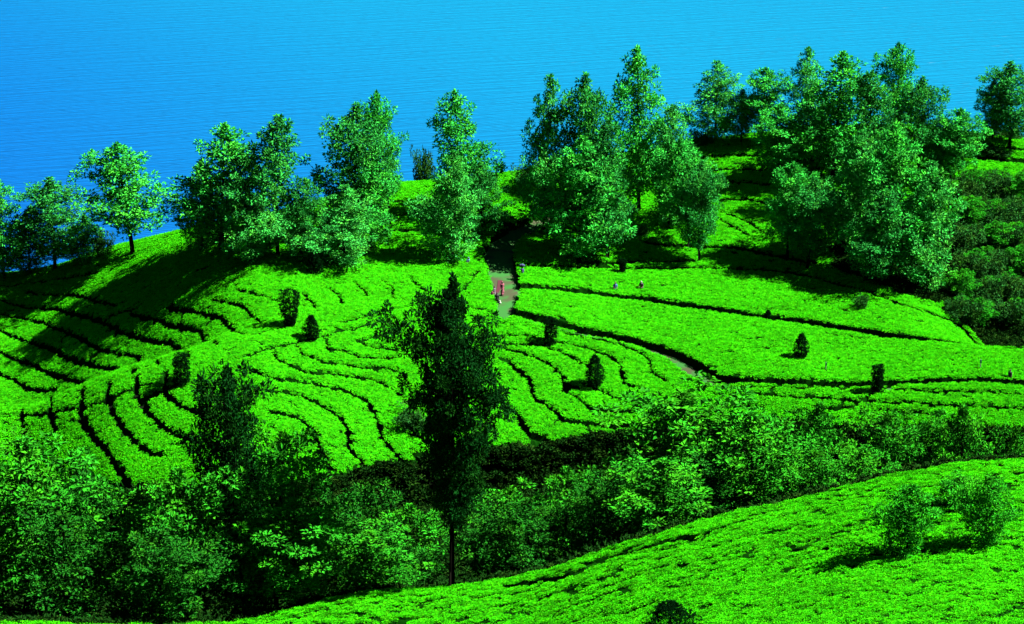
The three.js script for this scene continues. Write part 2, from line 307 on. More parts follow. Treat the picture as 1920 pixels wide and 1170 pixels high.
// a tea bush top: a flat dome of leafy shoots
function leaf(P, N, C, o, dir, nrm, len, wid, col, fold = 0.25) {
  const s = new THREE.Vector3().crossVectors(dir, nrm).normalize(), n = new THREE.Vector3().crossVectors(s, dir).normalize();
  const mid = o.clone().addScaledVector(dir, len * 0.5), tip = o.clone().addScaledVector(dir, len).addScaledVector(n, -len * 0.12);
  const l = mid.clone().addScaledVector(s, -wid / 2).addScaledVector(n, wid * fold), r = mid.clone().addScaledVector(s, wid / 2).addScaledVector(n, wid * fold);
  for (const tri of [[o, r, tip], [o, tip, l]]) {
    const f = new THREE.Vector3().crossVectors(tri[1].clone().sub(tri[0]), tri[2].clone().sub(tri[0])).normalize();
    for (const v of tri) { P.push(v.x, v.y, v.z); N.push(f.x, f.y, f.z); C.push(col[0], col[1], col[2]); }
  }
}
function leafGeometry(P, N, C) {
  const g = new THREE.BufferGeometry();
  g.setAttribute('position', new THREE.Float32BufferAttribute(P, 3)); g.setAttribute('normal', new THREE.Float32BufferAttribute(N, 3)); g.setAttribute('color', new THREE.Float32BufferAttribute(C, 3));
  return g;
}
const ball = (R) => { const z = R() * 2 - 1, a = R() * 6.2832, s = Math.sqrt(1 - z * z); return new THREE.Vector3(s * Math.cos(a), z, s * Math.sin(a)); };
function bushTop(seed, shoots = 9, leaves = 7, r = 0.31, len = 0.145) {
  const R = rng(seed), P = [], N = [], C = [];
  for (let k = 0; k < shoots; k++) {
    const a = k * 2.4 + R(), q = r * Math.sqrt((k + 0.4) / shoots), o = new THREE.Vector3(q * Math.cos(a), r * 0.42 * (1 - (q / r) ** 2 * 0.75) + (R() - 0.5) * 0.07, q * Math.sin(a));
    const young = R() < 0.35, b = 0.78 + 0.42 * R();
    for (let i = 0; i < leaves; i++) {
      const d = ball(R); d.y = Math.abs(d.y) * 0.55 + 0.03; d.normalize(); const n = ball(R).multiplyScalar(0.45); n.y += 1.5; n.normalize();
      leaf(P, N, C, o.clone().addScaledVector(d, 0.02), d, n, len * (0.7 + 0.6 * R()), len * 0.5 * (0.7 + 0.5 * R()), [b * (young ? 2.0 : 1), b * (young ? 1.14 : 0.96), b]);
    }
  }
  return leafGeometry(P, N, C);
}
const bushes = [bushTop(11), bushTop(12), bushTop(13), bushTop(14)];

const FIELDS = {
  1: ['tea slope in the foreground at the lower right, nearest to the viewer', knollTea],
  2: ['strip of tea below the lower dark track, right, above the gully trees', hillTea],
  3: ['bright tea field between the two dark tracks on the right', hillTea],
  4: ['bright tea field above the upper dark track, with two pickers standing in it', hillTea],
  5: ['terraced tea under the tall trees right of the path', hillTea],
  6: ['shaded tea hollow at far left, behind the bright spur', hillTea],
  7: ['tea under the row of tall trees left of the path', hillTea],
  8: ['tea face in the middle with winding dark gaps, behind the tall dark tree', hillTea],
};
for (const [id, [label, T]] of Object.entries(FIELDS)) {
  const f = +id, G = new THREE.Group(); G.name = numbered('tea_field'); tag(G, label, 'tea field');
  const { nx, nd, cell, x0, d0 } = T, at = new Int32Array(nx * nd).fill(-1), P = [], C = [], idx = [];
  const vert = (i, j) => {
    const k = j * nx + i; if (at[k] >= 0) return at[k];
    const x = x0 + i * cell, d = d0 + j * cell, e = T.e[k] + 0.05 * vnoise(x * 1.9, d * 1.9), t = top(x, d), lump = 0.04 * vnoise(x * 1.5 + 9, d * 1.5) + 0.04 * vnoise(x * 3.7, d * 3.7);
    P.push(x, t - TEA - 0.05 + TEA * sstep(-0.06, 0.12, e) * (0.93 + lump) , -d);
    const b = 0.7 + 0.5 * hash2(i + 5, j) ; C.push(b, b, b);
    return at[k] = P.length / 3 - 1;
  };
  const own = new Uint8Array(nx * nd);
  for (let j = 0; j < nd - 1; j++) for (let i = 0; i < nx - 1; i++) {
    const x = x0 + (i + 0.5) * cell, d = d0 + (j + 0.5) * cell;
    if (T.e[j * nx + i] < -0.35 || fieldAt(x, d) !== f) continue;
    own[j * nx + i] = 1;
    const a = vert(i, j), b = vert(i + 1, j), c = vert(i, j + 1), e = vert(i + 1, j + 1);
    idx.push(a, b, c, b, e, c);
  }
  if (!idx.length) { console.log('empty field', f); continue; }
  const g = new THREE.BufferGeometry(); g.setAttribute('position', new THREE.Float32BufferAttribute(P, 3)); g.setAttribute('color', new THREE.Float32BufferAttribute(C, 3)); g.setIndex(idx); g.computeVertexNormals();
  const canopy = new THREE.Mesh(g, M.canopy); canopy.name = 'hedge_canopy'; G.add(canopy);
  // bushes in rows that follow the tracks
  const R = rng(100 + f), sets = bushes.map(() => []), near = f === 1;
  const rowOf = (px) => near ? knotD(KNOLL, px) : f === 2 ? dT2(px) : f === 3 ? (dT1(px) + dT2(px)) / 2 : f === 4 ? dT1(px) : 0;
  const sx = near ? 0.3 : 0.33, sd = near ? 0.34 : 0.38;
  for (let d = d0; d < d0 + nd * cell; d += sd) for (let x = x0; x < x0 + nx * cell; x += sx) {
    let qx = x + (R() - 0.5) * sx * 0.9, qd = d + (R() - 0.5) * sd * 0.55; const rot = R() * 6.28, sc = R(), t1_ = R(), v = Math.floor(R() * 4);
    if (rowOf(960)) { const o = rowOf(pxOf(qx, qd)); qd += ((o % sd) + sd) % sd; }
    const i = Math.floor((qx - x0) / cell), j = Math.floor((qd - d0) / cell);
    if (i < 0 || j < 0 || i >= nx || j >= nd || !own[j * nx + i]) continue;
    const e = T.edge(qx, qd); if (e < 0.07) continue;
    const gap = vnoise(qx * 0.9 + 70, qd * 2.2) + 0.5 * vnoise(qx * 2.7, qd * 3.1 + 11);
    if (gap < (near ? -0.5 : -0.85) || hash2(Math.round(qx * (near ? 1.7 : 1.4) + 0.5 * vnoise(qx, qd)), Math.round(d / sd)) < (near ? 0.11 : f === 8 || f === 6 ? 0.035 : 0.075)) continue;                                            // a missing bush here and there
    const s = Math.min((0.85 + 0.4 * sc) * (near ? 0.9 : 1), (e + 0.13) / 0.36), h = top(qx, qd) - 0.10 + (near ? 0.15 : 0.05) * gap - 0.12 * (1 - sstep(0, 0.3, e));
    const nx_ = top(qx - 0.6, qd) - top(qx + 0.6, qd), nz_ = top(qx, qd + 0.6) - top(qx, qd - 0.6);
    sets[v].push([qx, h, -qd, rot, s, new THREE.Vector3(nx_ / 1.2, 1, nz_ / 1.2).normalize(), (near ? 0.64 : 0.80) + (near ? 0.56 : 0.30) * t1_ + 0.14 * fbm(qx / 3, qd / 3)]);
  }
  sets.forEach((list, v) => {
    if (!list.length) return;
    const im = new THREE.InstancedMesh(bushes[v], M.tea, list.length), o = new THREE.Object3D(), c = new THREE.Color();
    list.forEach(([x, y, z, r, s, n, b], k) => { o.position.set(x, y, z); o.quaternion.setFromUnitVectors(UP, n).multiply(new THREE.Quaternion().setFromAxisAngle(UP, r)); o.scale.set(s, s, s); o.updateMatrix(); im.setMatrixAt(k, o.matrix); im.setColorAt(k, c.setRGB(b * (0.9 + 0.25 * hash2(k, v)), b, b)); });
    im.name = 'tea_leaves'; im.userData = { kind: 'stuff' }; G.add(im);
  });
  scene.add(shadows(G));
  console.log('field', f, idx.length / 3, 'triangles', sets.reduce((a, l) => a + l.length, 0), 'bushes');
}

// ---------------------------------------------------------------- path and tracks
function strip(pts, w, name, label, mat, lift = 0.06) {
  const W = typeof w === 'number' ? pts.map(() => w) : w, cur = new THREE.CatmullRomCurve3(pts.map(([x, d], i) => new THREE.Vector3(x, W[i], d)));
  const n = Math.ceil(cur.getLength() / 0.4), P = [], C = [], idx = [], K = 8;
  for (let i = 0; i <= n; i++) {
    const p = cur.getPoint(i / n), t = cur.getTangent(i / n), l = Math.hypot(t.x, t.z) || 1, nx = -t.z / l, nz = t.x / l;
    for (let k = 0; k <= K; k++) {
      const o = (k / K - 0.5) * p.y * (1 + 0.12 * vnoise(i * 0.35, k > K / 2 ? 5 : 9)), x = p.x + nx * o, d = p.z + nz * o, q = fbm(x * 0.9, d * 0.9), grass = sstep(-0.25, 0.2, q + 0.12);
      P.push(x, ground(x, d) + lift, -d);
      C.push(lerp(0.022, 0.012, grass), lerp(0.026, 0.058, grass), lerp(0.014, 0.012, grass));
      if (i && k) { const a = (i - 1) * (K + 1) + k - 1; idx.push(a, a + 1, a + K + 1, a + 1, a + K + 2, a + K + 1); }
    }
  }
  const g = new THREE.BufferGeometry(); g.setAttribute('position', new THREE.Float32BufferAttribute(P, 3)); g.setAttribute('color', new THREE.Float32BufferAttribute(C, 3)); g.setIndex(idx); g.computeVertexNormals();
  return struct(new THREE.Mesh(g, mat), name, label);
}
const dirt = new THREE.MeshPhysicalMaterial({ specularIntensity: 0.05,  vertexColors: true, roughness: 1, side: THREE.DoubleSide });
strip(path, PATHW.map((w) => w + 0.3), 'path', 'grassy earth path that climbs between the tea fields', dirt);
const redEarth = new THREE.MeshPhysicalMaterial({ specularIntensity: 0.05,  color: new THREE.Color().setRGB(0.034, 0.010, 0.015), roughness: 1, side: THREE.DoubleSide });
{ const g = strip(trace([938, 527, 936, 541, 929, 552, 921, 560, 916, 567], ground), 0.5, 'red_earth', 'pinkish red bare earth along the left edge of the path', redEarth, 0.10).geometry; g.deleteAttribute('color'); }
strip(t2, 1.3, 'track', 'earth track along the foot of the middle tea field', dirt, 0.05);
strip(t1, 1.0, 'track_001', 'narrow track along the foot of the upper tea field', dirt, 0.05);

// ---------------------------------------------------------------- trees
function tubeInto(P, N, idx, pts, rad, sides) {
  const base = P.length / 3, up = new THREE.Vector3(0, 1, 0.01);
  pts.forEach((p, i) => {
    const t = (pts[Math.min(i + 1, pts.length - 1)].clone().sub(pts[Math.max(0, i - 1)])).normalize(), a = new THREE.Vector3().crossVectors(t, Math.abs(t.y) > 0.9 ? new THREE.Vector3(1, 0, 0) : up).normalize(), b = new THREE.Vector3().crossVectors(t, a);
    for (let k = 0; k <= sides; k++) { const w = k / sides * 6.2832, n = a.clone().multiplyScalar(Math.cos(w)).addScaledVector(b, Math.sin(w)); P.push(p.x + n.x * rad[i], p.y + n.y * rad[i], p.z + n.z * rad[i]); N.push(n.x, n.y, n.z); }
  });
  for (let i = 0; i < pts.length - 1; i++) for (let k = 0; k < sides; k++) { const a = base + i * (sides + 1) + k; idx.push(a, a + sides + 1, a + 1, a + 1, a + sides + 1, a + sides + 2); }
}
// profile(t): crown radius as a share of the half width, t from crown base (0) to tip (1)
function tree(o) {
  const R = rng(o.seed), { h, w, base = 0.25, limbs = 42, clump = 0.62, leaves = 30, leafLen = 0.38, leafWid = 0.17, profile, mat, bark = M.bark, trunkR = h * 0.011, lobes = 3, rise = 0.55, bend = 0.02, hue = 0.35 } = o;
  const P = [], N = [], idx = [], LP = [], LN = [], LC = [];
  const spine = []; for (let i = 0; i <= 12; i++) { const t = i / 12; spine.push(new THREE.Vector3(h * bend * Math.sin(t * 3 + o.seed), h * t * 0.97, h * bend * Math.cos(t * 2.3 + o.seed * 2))); }
  const onSpine = (y) => { const f = clamp(y / (h * 0.97) * 12, 0, 11.999), i = Math.floor(f); return spine[i].clone().lerp(spine[i + 1], f - i); };
  tubeInto(P, N, idx, spine, spine.map((_, i) => trunkR * (1.15 * (1 - i / 12) + 0.06) * (i === 0 ? 1.35 : 1)), 8);
  const lobe = []; for (let i = 0; i < lobes; i++) lobe.push([R() * 6.28, 0.15 + 0.7 * R(), 0.5 + 0.5 * R()]);
  const clumpAt = (c, r, b) => {
    const young = R() < 0.28, br = b * (0.6 + 0.7 * R()), col = [br * (young ? 1.5 : 0.9), br * (young ? 1.15 : 1), br * (young ? 0.8 : 1.05)];
    for (let i = 0; i < leaves; i++) {
      const d = ball(R), q = c.clone().addScaledVector(d, r * Math.cbrt(R()) * 0.68); q.y -= Math.abs(d.x) * r * 0.2;
      const dir = d.clone().addScaledVector(ball(R), 0.7); dir.y += 0.25; dir.normalize(); const n = ball(R).multiplyScalar(0.75); n.y += 0.8; n.normalize();
      leaf(LP, LN, LC, q, dir, n, leafLen * (0.65 + 0.7 * R()), leafWid * (0.7 + 0.6 * R()), col.map((x) => x * (1 - hue / 2 + hue * R())));
    }
  };
  for (let k = 0; k < limbs; k++) {
    const t = (k + R() * 0.8) / limbs, a = k * 2.39996 + (R() - 0.5) * 0.7, y0 = h * lerp(base * 0.9, 0.93, t);
    let len = w / 2 * profile(t) * (0.72 + 0.45 * R());
    for (const [la, lt, ls] of lobe) len *= 1 + (o.lobeAmp ?? 0.38) * ls * Math.exp(-(((t - lt) / 0.16) ** 2)) * Math.cos(a - la);
    if (R() < 0.10) len *= 0.55;
    len = Math.max(len, 0.3);
    const s = onSpine(y0), dir = new THREE.Vector3(Math.cos(a), 0, Math.sin(a)), pts = [], n = 5;
    for (let i = 0; i <= n; i++) { const q = i / n; pts.push(s.clone().addScaledVector(dir, len * q).add(new THREE.Vector3(0, len * rise * (q * 0.35 + q * q * 0.65) * (1.15 - 0.5 * t), 0)).addScaledVector(ball(R), 0.05 * len * q)); }
    tubeInto(P, N, idx, pts, pts.map((_, i) => Math.max(0.012, trunkR * 0.34 * (1 - i / n * 0.85) * (1.1 - t * 0.6))), 4);
    const nc = Math.max(1, Math.round(len / (clump * 0.95)));
    for (let i = 0; i < nc; i++) {
      const q = nc === 1 ? 0.9 : lerp(0.28, 1, i / (nc - 1)), f = q * n * 0.999, j = Math.floor(f), c = pts[j].clone().lerp(pts[j + 1], f - j).addScaledVector(ball(R), clump * 0.55);
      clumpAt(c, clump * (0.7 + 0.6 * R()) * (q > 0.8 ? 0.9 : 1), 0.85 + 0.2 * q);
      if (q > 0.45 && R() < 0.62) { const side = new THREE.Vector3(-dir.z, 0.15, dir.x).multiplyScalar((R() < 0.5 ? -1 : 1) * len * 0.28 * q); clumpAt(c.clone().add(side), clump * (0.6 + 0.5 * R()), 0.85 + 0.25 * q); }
    }
  }
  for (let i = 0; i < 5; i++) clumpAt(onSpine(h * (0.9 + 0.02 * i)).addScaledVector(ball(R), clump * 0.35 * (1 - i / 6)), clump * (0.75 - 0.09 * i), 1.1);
  const G = new THREE.Group(), tg = new THREE.BufferGeometry();
  tg.setAttribute('position', new THREE.Float32BufferAttribute(P, 3)); tg.setAttribute('normal', new THREE.Float32BufferAttribute(N, 3)); tg.setIndex(idx);
  const trunk = new THREE.Mesh(tg, bark); trunk.name = 'trunk';
  const crown = new THREE.Mesh(leafGeometry(LP, LN, LC), mat); crown.name = 'crown'; crown.userData = { kind: 'stuff' };
  G.add(trunk, crown); G.userData.size = [h, w];
  const bb = new THREE.Box3().setFromBufferAttribute(crown.geometry.attributes.position); G.userData.size = [bb.max.y, (bb.max.x - bb.min.x + bb.max.z - bb.min.z) / 2];
  return shadows(G);
}
const cone = (t) => Math.min(1, 0.55 + 2.6 * t) * Math.pow(1 - t, 0.62) * 1.12 + 0.10;
const oval = (t) => Math.sqrt(Math.max(0.02, 1 - (2 * t - 0.85) ** 2 / 1.5)) * (t > 0.85 ? (1.02 - t) / 0.17 : 1);
const round = (t) => Math.sqrt(Math.max(0.06, 1 - Math.pow(Math.abs(t - 0.5) / 0.56, 3)));
const spire = (t) => t < 0.35 ? 0.40 + 1.3 * t : t < 0.68 ? 0.86 + 0.14 * Math.sin((t - 0.35) * 9) : 0.92 * Math.pow((1.03 - t) / 0.35, 1.3) + 0.04;
const tall = (t) => (t < 0.15 ? 0.5 + 2 * t : t < 0.6 ? 0.95 - 0.25 * Math.abs(t - 0.38) : 0.9 * Math.pow((1.04 - t) / 0.44, 0.75)) + 0.04;
const PROTO = {
  oak: [71, 72, 73, 74, 75].map((seed, i) => tree({ seed, h: 18.5, w: 7.6, clump: 0.84, leaves: 34, base: [0.12, 0.2, 0.08, 0.26, 0.14][i], limbs: [58, 54, 60, 50, 58][i], profile: i % 2 ? oval : cone, leafLen: 0.42, leafWid: 0.21, mat: [M.oak, M.oakDark, M.oakPale, M.oak, M.oakDark][i], bark: M.paleBark, lobes: 4 })),
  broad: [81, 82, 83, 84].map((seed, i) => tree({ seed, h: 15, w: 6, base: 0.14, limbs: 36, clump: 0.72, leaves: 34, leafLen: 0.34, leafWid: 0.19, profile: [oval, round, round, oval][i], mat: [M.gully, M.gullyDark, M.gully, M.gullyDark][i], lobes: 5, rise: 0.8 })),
  young: [91, 92, 93].map((seed) => tree({ seed, h: 5.4, w: 3, base: 0.16, limbs: 30, clump: 0.36, leaves: 30, leafLen: 0.2, leafWid: 0.1, profile: oval, mat: M.young, trunkR: 0.06, lobes: 3 })),
  shrub: [95, 96, 97].map((seed) => tree({ seed, h: 2.2, w: 3, base: 0.05, limbs: 22, clump: 0.33, leaves: 20, leafLen: 0.22, leafWid: 0.1, profile: (t) => Math.sqrt(Math.max(0.03, 1 - t * t)), mat: M.scrub, trunkR: 0.04, rise: 0.9 })),
};
function plant(proto, name, x, d, h, w, turn, label, category, group) {
  const o = proto.clone(), [ph, pw] = proto.userData.size; o.userData = {};
  o.name = numbered(name); o.position.set(x, ground(x, d) - 0.05, -d); o.rotation.y = turn; o.scale.set(w / pw, h / ph, w / pw);
  tag(o, label, category, group); scene.add(o); return o;
}
const vm = (py0, py1, d, px = 960) => { const a = ray(px, py0)[1], b = ray(px, py1)[1]; return (b - a) * d; };   // metres between two rows of the picture at one distance
const mpp = (d) => d / (FPX * COS);
// base (px, row) on the ground, top row, width in picture pixels, kind, label
const OAKS = [
  [8, 522, 320, 100, 0, 'leafy tree at the left edge of the ridge, cut by the frame'],
  [98, 506, 330, 135, 1, 'spreading tree second from the left on the ridge above the lake'],
  [240, 478, 262, 150, 3, 'open-crowned tree standing alone on the left ridge against the lake'],
  [420, 470, 222, 175, 0, 'dense tree at the left end of the big clump on the left ridge'],
  [375, 468, 300, 90, 2, 'lower rounded tree leaning out at the left side of the big clump'],
  [525, 478, 212, 150, 4, 'tall tree at the right end of the big clump on the left ridge'],
  [470, 488, 290, 140, 2, 'bright tree in the front of the big clump on the left ridge'],
  [655, 455, 190, 140, 1, 'dark tree with a blunt top between the left clump and the pointed tree'],
  [728, 420, 165, 84, 3, 'slender see-through tree just right of the blunt-topped tree'],
  [650, 498, 345, 150, 2, 'low bright tree in front of the blunt-topped dark tree'],
  [565, 490, 330, 90, 4, 'short tree between the big left clump and the blunt-topped tree'],
  [700, 470, 300, 110, 0, 'middling tree in front of the slender see-through tree'],
  [862, 400, 165, 125, 0, 'pointed conical tree left of the gap where the path goes up'],
  [845, 488, 278, 140, 2, 'full bright tree in front of the pointed conical tree'],
  [900, 440, 300, 80, 4, 'low dark tree at the right foot of the pointed conical tree'],
  [1022, 430, 135, 120, 2, 'left of the two round tops right of the path, dense and pale'],
  [1095, 440, 132, 115, 1, 'right of the two round tops right of the path'],
  [1082, 492, 250, 150, 0, 'broad tree in front of the two round tops, trunk in the shade'],
  [1143, 484, 215, 130, 4, 'pale tree with a clear trunk, right front of the two round tops'],
  [1196, 390, 82, 125, 0, 'tallest dark tree against the lake in the middle of the right ridge'],
  [1250, 420, 190, 120, 2, 'tree in front and right of the tallest dark tree'],
  [1286, 458, 255, 110, 3, 'tree with a thin bare trunk, next left of the terrace bands'],
  [1315, 490, 300, 90, 1, 'small tree whose trunk stands at the foot of the terrace bands'],
  [1345, 264, 112, 135, 2, 'airy tree on the skyline above the terrace bands'],
  [1432, 270, 122, 95, 3, 'dense tree right of the airy one on the skyline'],
  [1392, 268, 165, 70, 1, 'short dark tree between the airy tree and the dense tree on the skyline'],
  [1458, 340, 190, 105, 3, 'bright tree standing right of the terrace bands'],
  [60, 512, 385, 100, 4, 'low dark tree between the first two trees at the left edge'],
  [158, 494, 400, 85, 0, 'low bushy tree just right of the second tree from the left'],
  [1480, 486, 300, 95, 3, 'thin-trunked tree below the terrace bands, left of a pair'],
  [1513, 505, 330, 105, 1, 'thin-trunked tree below the terrace bands, right of a pair'],
  [1514, 268, 85, 105, 2, 'blunt tree at the left end of the great dark clump on the right'],
  [1565, 335, 92, 165, 0, 'highest tree of the great dark clump on the right ridge'],
  [1622, 395, 130, 130, 4, 'sloping-topped tree at the right shoulder of the great dark clump'],
  [1606, 465, 238, 150, 2, 'dark tree in the heart of the great clump on the right'],
  [1668, 511, 228, 150, 0, 'pale tree in the front of the great clump, upper of the two'],
  [1740, 546, 300, 165, 2, 'large pale tree at the lower right end of the great clump'],
  [1655, 530, 352, 120, 4, 'shaded tree under the great clump, next to the tea edge'],
  [1680, 300, 76, 90, 3, 'slim tree with a tufted tip on the skyline right of the great clump'],
  [1725, 330, 140, 95, 1, 'rounded tree just right of the slim tufted tree'],
  [1785, 352, 200, 100, 3, 'tree with a thin pale trunk above the brown scrub'],
  [1760, 330, 215, 80, 4, 'small bright tree behind the thin pale trunk'],
  [1888, 275, 112, 115, 1, 'dark tree at the right edge of the skyline'],
  [1860, 262, 150, 70, 3, 'smaller tree just left of the dark tree at the right edge'],
];
const OR = rng(777);
for (const [px, py, t, w, v, label] of OAKS) {
  const [x, d] = hit(px, py), h = -ground(x, d) * 1 + 0, top_ = ray(px, t)[1] * d, hh = top_ - ground(x, d);
  plant(PROTO.oak[v], 'tree', x, d, hh, w * mpp(d) * 1.32, OR() * 6.28, label, 'tree', 'tall trees along the ridge').rotation.z = (OR() - 0.5) * 0.13;
}
// gully trees: column, distance ahead, top row, width, kind
const GULLY = [
  [40, 214, 815, 250, 0, 'bushy tree at the left edge of the gully with a dark forked trunk'],
  [-15, 222, 850, 200, 2, 'tree cut by the left frame edge in the gully'],
  [150, 222, 860, 190, 1, 'leafy tree in the gully next right of the one with the forked trunk'],
  [120, 203, 960, 200, 3, 'low tree at the bottom left corner of the gully'],
  [255, 212, 905, 190, 2, 'mid-height tree in the gully below the long gaps in the tea'],
  [335, 206, 870, 190, 0, 'bright-leaved tree at the bottom of the gully, left of the dark crown'],
  [300, 198, 990, 190, 1, 'low spreading tree near the bottom edge, left half'],
  [450, 202, 960, 180, 3, 'low tree right of the spreading one near the bottom edge'],
  [525, 203, 790, 190, 2, 'tall leafy tree with a straight trunk at the foot of the tea slope, left half'],
  [555, 197.5, 930, 190, 0, 'tree with a thin dark trunk standing on the edge of the foreground tea'],
  [465, 216, 840, 150, 1, 'tree filling the gap behind the dark crown at left'],
  [620, 210, 930, 160, 3, 'small tree left of the tall dark tree, second row'],
  [700, 218, 905, 170, 1, 'shaded small tree left of the tall dark trunk'],
  [690, 205, 990, 170, 2, 'low bright tree close to the foreground tea, left of the tall dark trunk'],
  [770, 216, 940, 150, 0, 'small tree just left of the tall dark trunk'],
  [760, 206, 1020, 110, 3, 'bush-like tree at the foot of the tall dark trunk, left'],
  [920, 211, 965, 160, 1, 'yellow-green tree right of the tall dark trunk'],
  [960, 216, 900, 170, 2, 'shaded low tree right of the tall dark trunk, farther back'],
  [1000, 207, 930, 150, 3, 'tree in the gully two crowns right of the tall dark trunk'],
  [1062, 213, 870, 130, 0, 'bright pointed tree in the middle of the gully'],
  [1110, 206, 900, 150, 1, 'tree left of the big grey-green one in the gully'],
  [1180, 213, 830, 170, 3, 'tree pressed against the left side of the big grey-green one'],
  [1275, 215, 718, 285, 2, 'big grey-green tree rising over the tea right of the middle'],
  [1240, 202, 860, 190, 0, 'tree in front of the big grey-green one'],
  [1330, 203, 850, 170, 1, 'tree on the edge of the foreground tea under the big grey-green one'],
  [1395, 202, 768, 205, 0, 'tree with a thin trunk right of the big grey-green one'],
  [1460, 208, 785, 170, 3, 'tree right of the thin-trunked one, over the dark hollow'],
  [1540, 204, 765, 150, 1, 'tree left of the dark hollow in the bank'],
  [1520, 194, 850, 130, 2, 'bright low tree at the edge of the foreground tea, right half'],
  [1650, 200, 772, 165, 3, 'tree under the bank, right of the dark hollow'],
  [1610, 192, 850, 130, 0, 'low tree in front of the dark hollow in the bank'],
  [1735, 202, 790, 130, 2, 'dark-centred tree under the tea strip on the right'],
  [1800, 196, 772, 140, 1, 'tree behind the foreground tea, near the right edge'],
  [1905, 200, 800, 100, 3, 'tree at the right edge of the gully'],
];
const OLD = [[0, 188], [480, 195], [720, 200], [960, 200], [1200, 194], [1440, 186], [1680, 176], [1920, 168]], oldCrest = (px) => hermite(OLD.map((a) => a[0]), OLD.map((a) => a[1]), new Array(8).fill(0), px);
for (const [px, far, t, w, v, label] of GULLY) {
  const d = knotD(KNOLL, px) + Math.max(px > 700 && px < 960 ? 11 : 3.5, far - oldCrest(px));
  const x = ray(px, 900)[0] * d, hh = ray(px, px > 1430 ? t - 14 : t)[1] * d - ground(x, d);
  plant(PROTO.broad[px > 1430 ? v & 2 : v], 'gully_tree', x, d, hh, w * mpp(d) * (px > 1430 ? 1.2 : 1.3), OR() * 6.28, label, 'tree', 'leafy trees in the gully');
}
{ // tall dark tree and the dark crown left of it
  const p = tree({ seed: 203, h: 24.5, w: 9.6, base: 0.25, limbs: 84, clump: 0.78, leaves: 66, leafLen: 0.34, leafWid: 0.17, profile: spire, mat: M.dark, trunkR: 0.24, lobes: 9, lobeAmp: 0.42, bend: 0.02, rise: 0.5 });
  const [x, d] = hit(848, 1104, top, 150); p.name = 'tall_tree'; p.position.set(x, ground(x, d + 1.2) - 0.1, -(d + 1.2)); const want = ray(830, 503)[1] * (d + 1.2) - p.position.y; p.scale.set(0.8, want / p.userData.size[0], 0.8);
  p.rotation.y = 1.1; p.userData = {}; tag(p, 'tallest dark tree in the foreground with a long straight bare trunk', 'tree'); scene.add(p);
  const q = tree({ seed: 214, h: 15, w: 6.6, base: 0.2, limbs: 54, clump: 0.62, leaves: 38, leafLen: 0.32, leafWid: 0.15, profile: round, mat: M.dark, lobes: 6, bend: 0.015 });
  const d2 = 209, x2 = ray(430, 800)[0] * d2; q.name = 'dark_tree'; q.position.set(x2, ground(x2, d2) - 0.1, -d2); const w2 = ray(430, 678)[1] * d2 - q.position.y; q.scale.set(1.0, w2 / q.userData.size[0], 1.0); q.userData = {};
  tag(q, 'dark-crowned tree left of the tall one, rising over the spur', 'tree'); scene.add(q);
}
// young trees on the foreground tea
for (const [px, py, t, w, v, label] of [
  [1705, 1040, 905, 115, 0, 'young leafy tree in the foreground tea that throws a long dark shadow'],
  [1845, 1022, 885, 100, 1, 'young thin-stemmed tree at the right in the foreground tea'],
  [1800, 945, 890, 90, 1, 'young dark tree on the upper edge of the foreground tea'],
]) { const [x, d] = hit(px, py), hh = ray(px, t)[1] * d - ground(x, d); plant(PROTO.young[v], 'young_tree', x, d, hh, w * mpp(d) * 1.45, OR() * 6.28, label, 'young tree', 'young trees in the foreground tea'); }

// ---------------------------------------------------------------- clipped bushes standing in the tea
function clipped(seed, h, w, shape, mat = M.clipped) {
  const R = rng(seed), P = [], N = [], idx = [], LP = [], LN = [], LC = [];
  tubeInto(P, N, idx, [0, 0.3, 0.6, 0.9].map((t) => new THREE.Vector3(0.03 * t, h * t, 0.02 * t)), [0.09, 0.075, 0.06, 0.03], 7);
  const n = Math.round(210 * Math.sqrt(h * w));
  for (let i = 0; i < n; i++) {
    const t = R(), a = R() * 6.283, q = shape(t) * w / 2 * Math.sqrt(0.15 + 0.85 * R()) * (1 + 0.16 * Math.sin(3 * a + seed) + 0.1 * (R() - 0.5)), c = new THREE.Vector3(Math.cos(a) * q, h * (0.16 + 0.84 * t) + 0.06 * Math.sin(5 * a + seed), Math.sin(a) * q), b = 0.7 + 0.6 * R();
    for (let k = 0; k < 9; k++) { const d = ball(R); d.y = d.y * 0.6 + 0.45; d.x += Math.cos(a) * 0.5; d.z += Math.sin(a) * 0.5; d.normalize(); leaf(LP, LN, LC, c.clone().addScaledVector(ball(R), 0.08), d, ball(R), 0.16 * (0.7 + 0.6 * R()), 0.075, [b * 1.1, b, b]); }
  }
  const G = new THREE.Group(), tg = new THREE.BufferGeometry();
  tg.setAttribute('position', new THREE.Float32BufferAttribute(P, 3)); tg.setAttribute('normal', new THREE.Float32BufferAttribute(N, 3)); tg.setIndex(idx);
  const st = new THREE.Mesh(tg, M.bark); st.name = 'stem';
  const cr = new THREE.Mesh(leafGeometry(LP, LN, LC), mat); cr.name = 'foliage'; cr.userData = { kind: 'stuff' };
  G.add(st, cr); return shadows(G);
}
const vase = (t) => 0.35 + 0.75 * Math.pow(t, 0.8) * (t > 0.9 ? (1.06 - t) / 0.16 : 1), egg = (t) => Math.sin(Math.PI * Math.pow(0.06 + 0.9 * t, 0.85)) * 1.02 + 0.06, post = (t) => (t > 0.88 ? 0.72 : 0.86) + 0.14 * t;
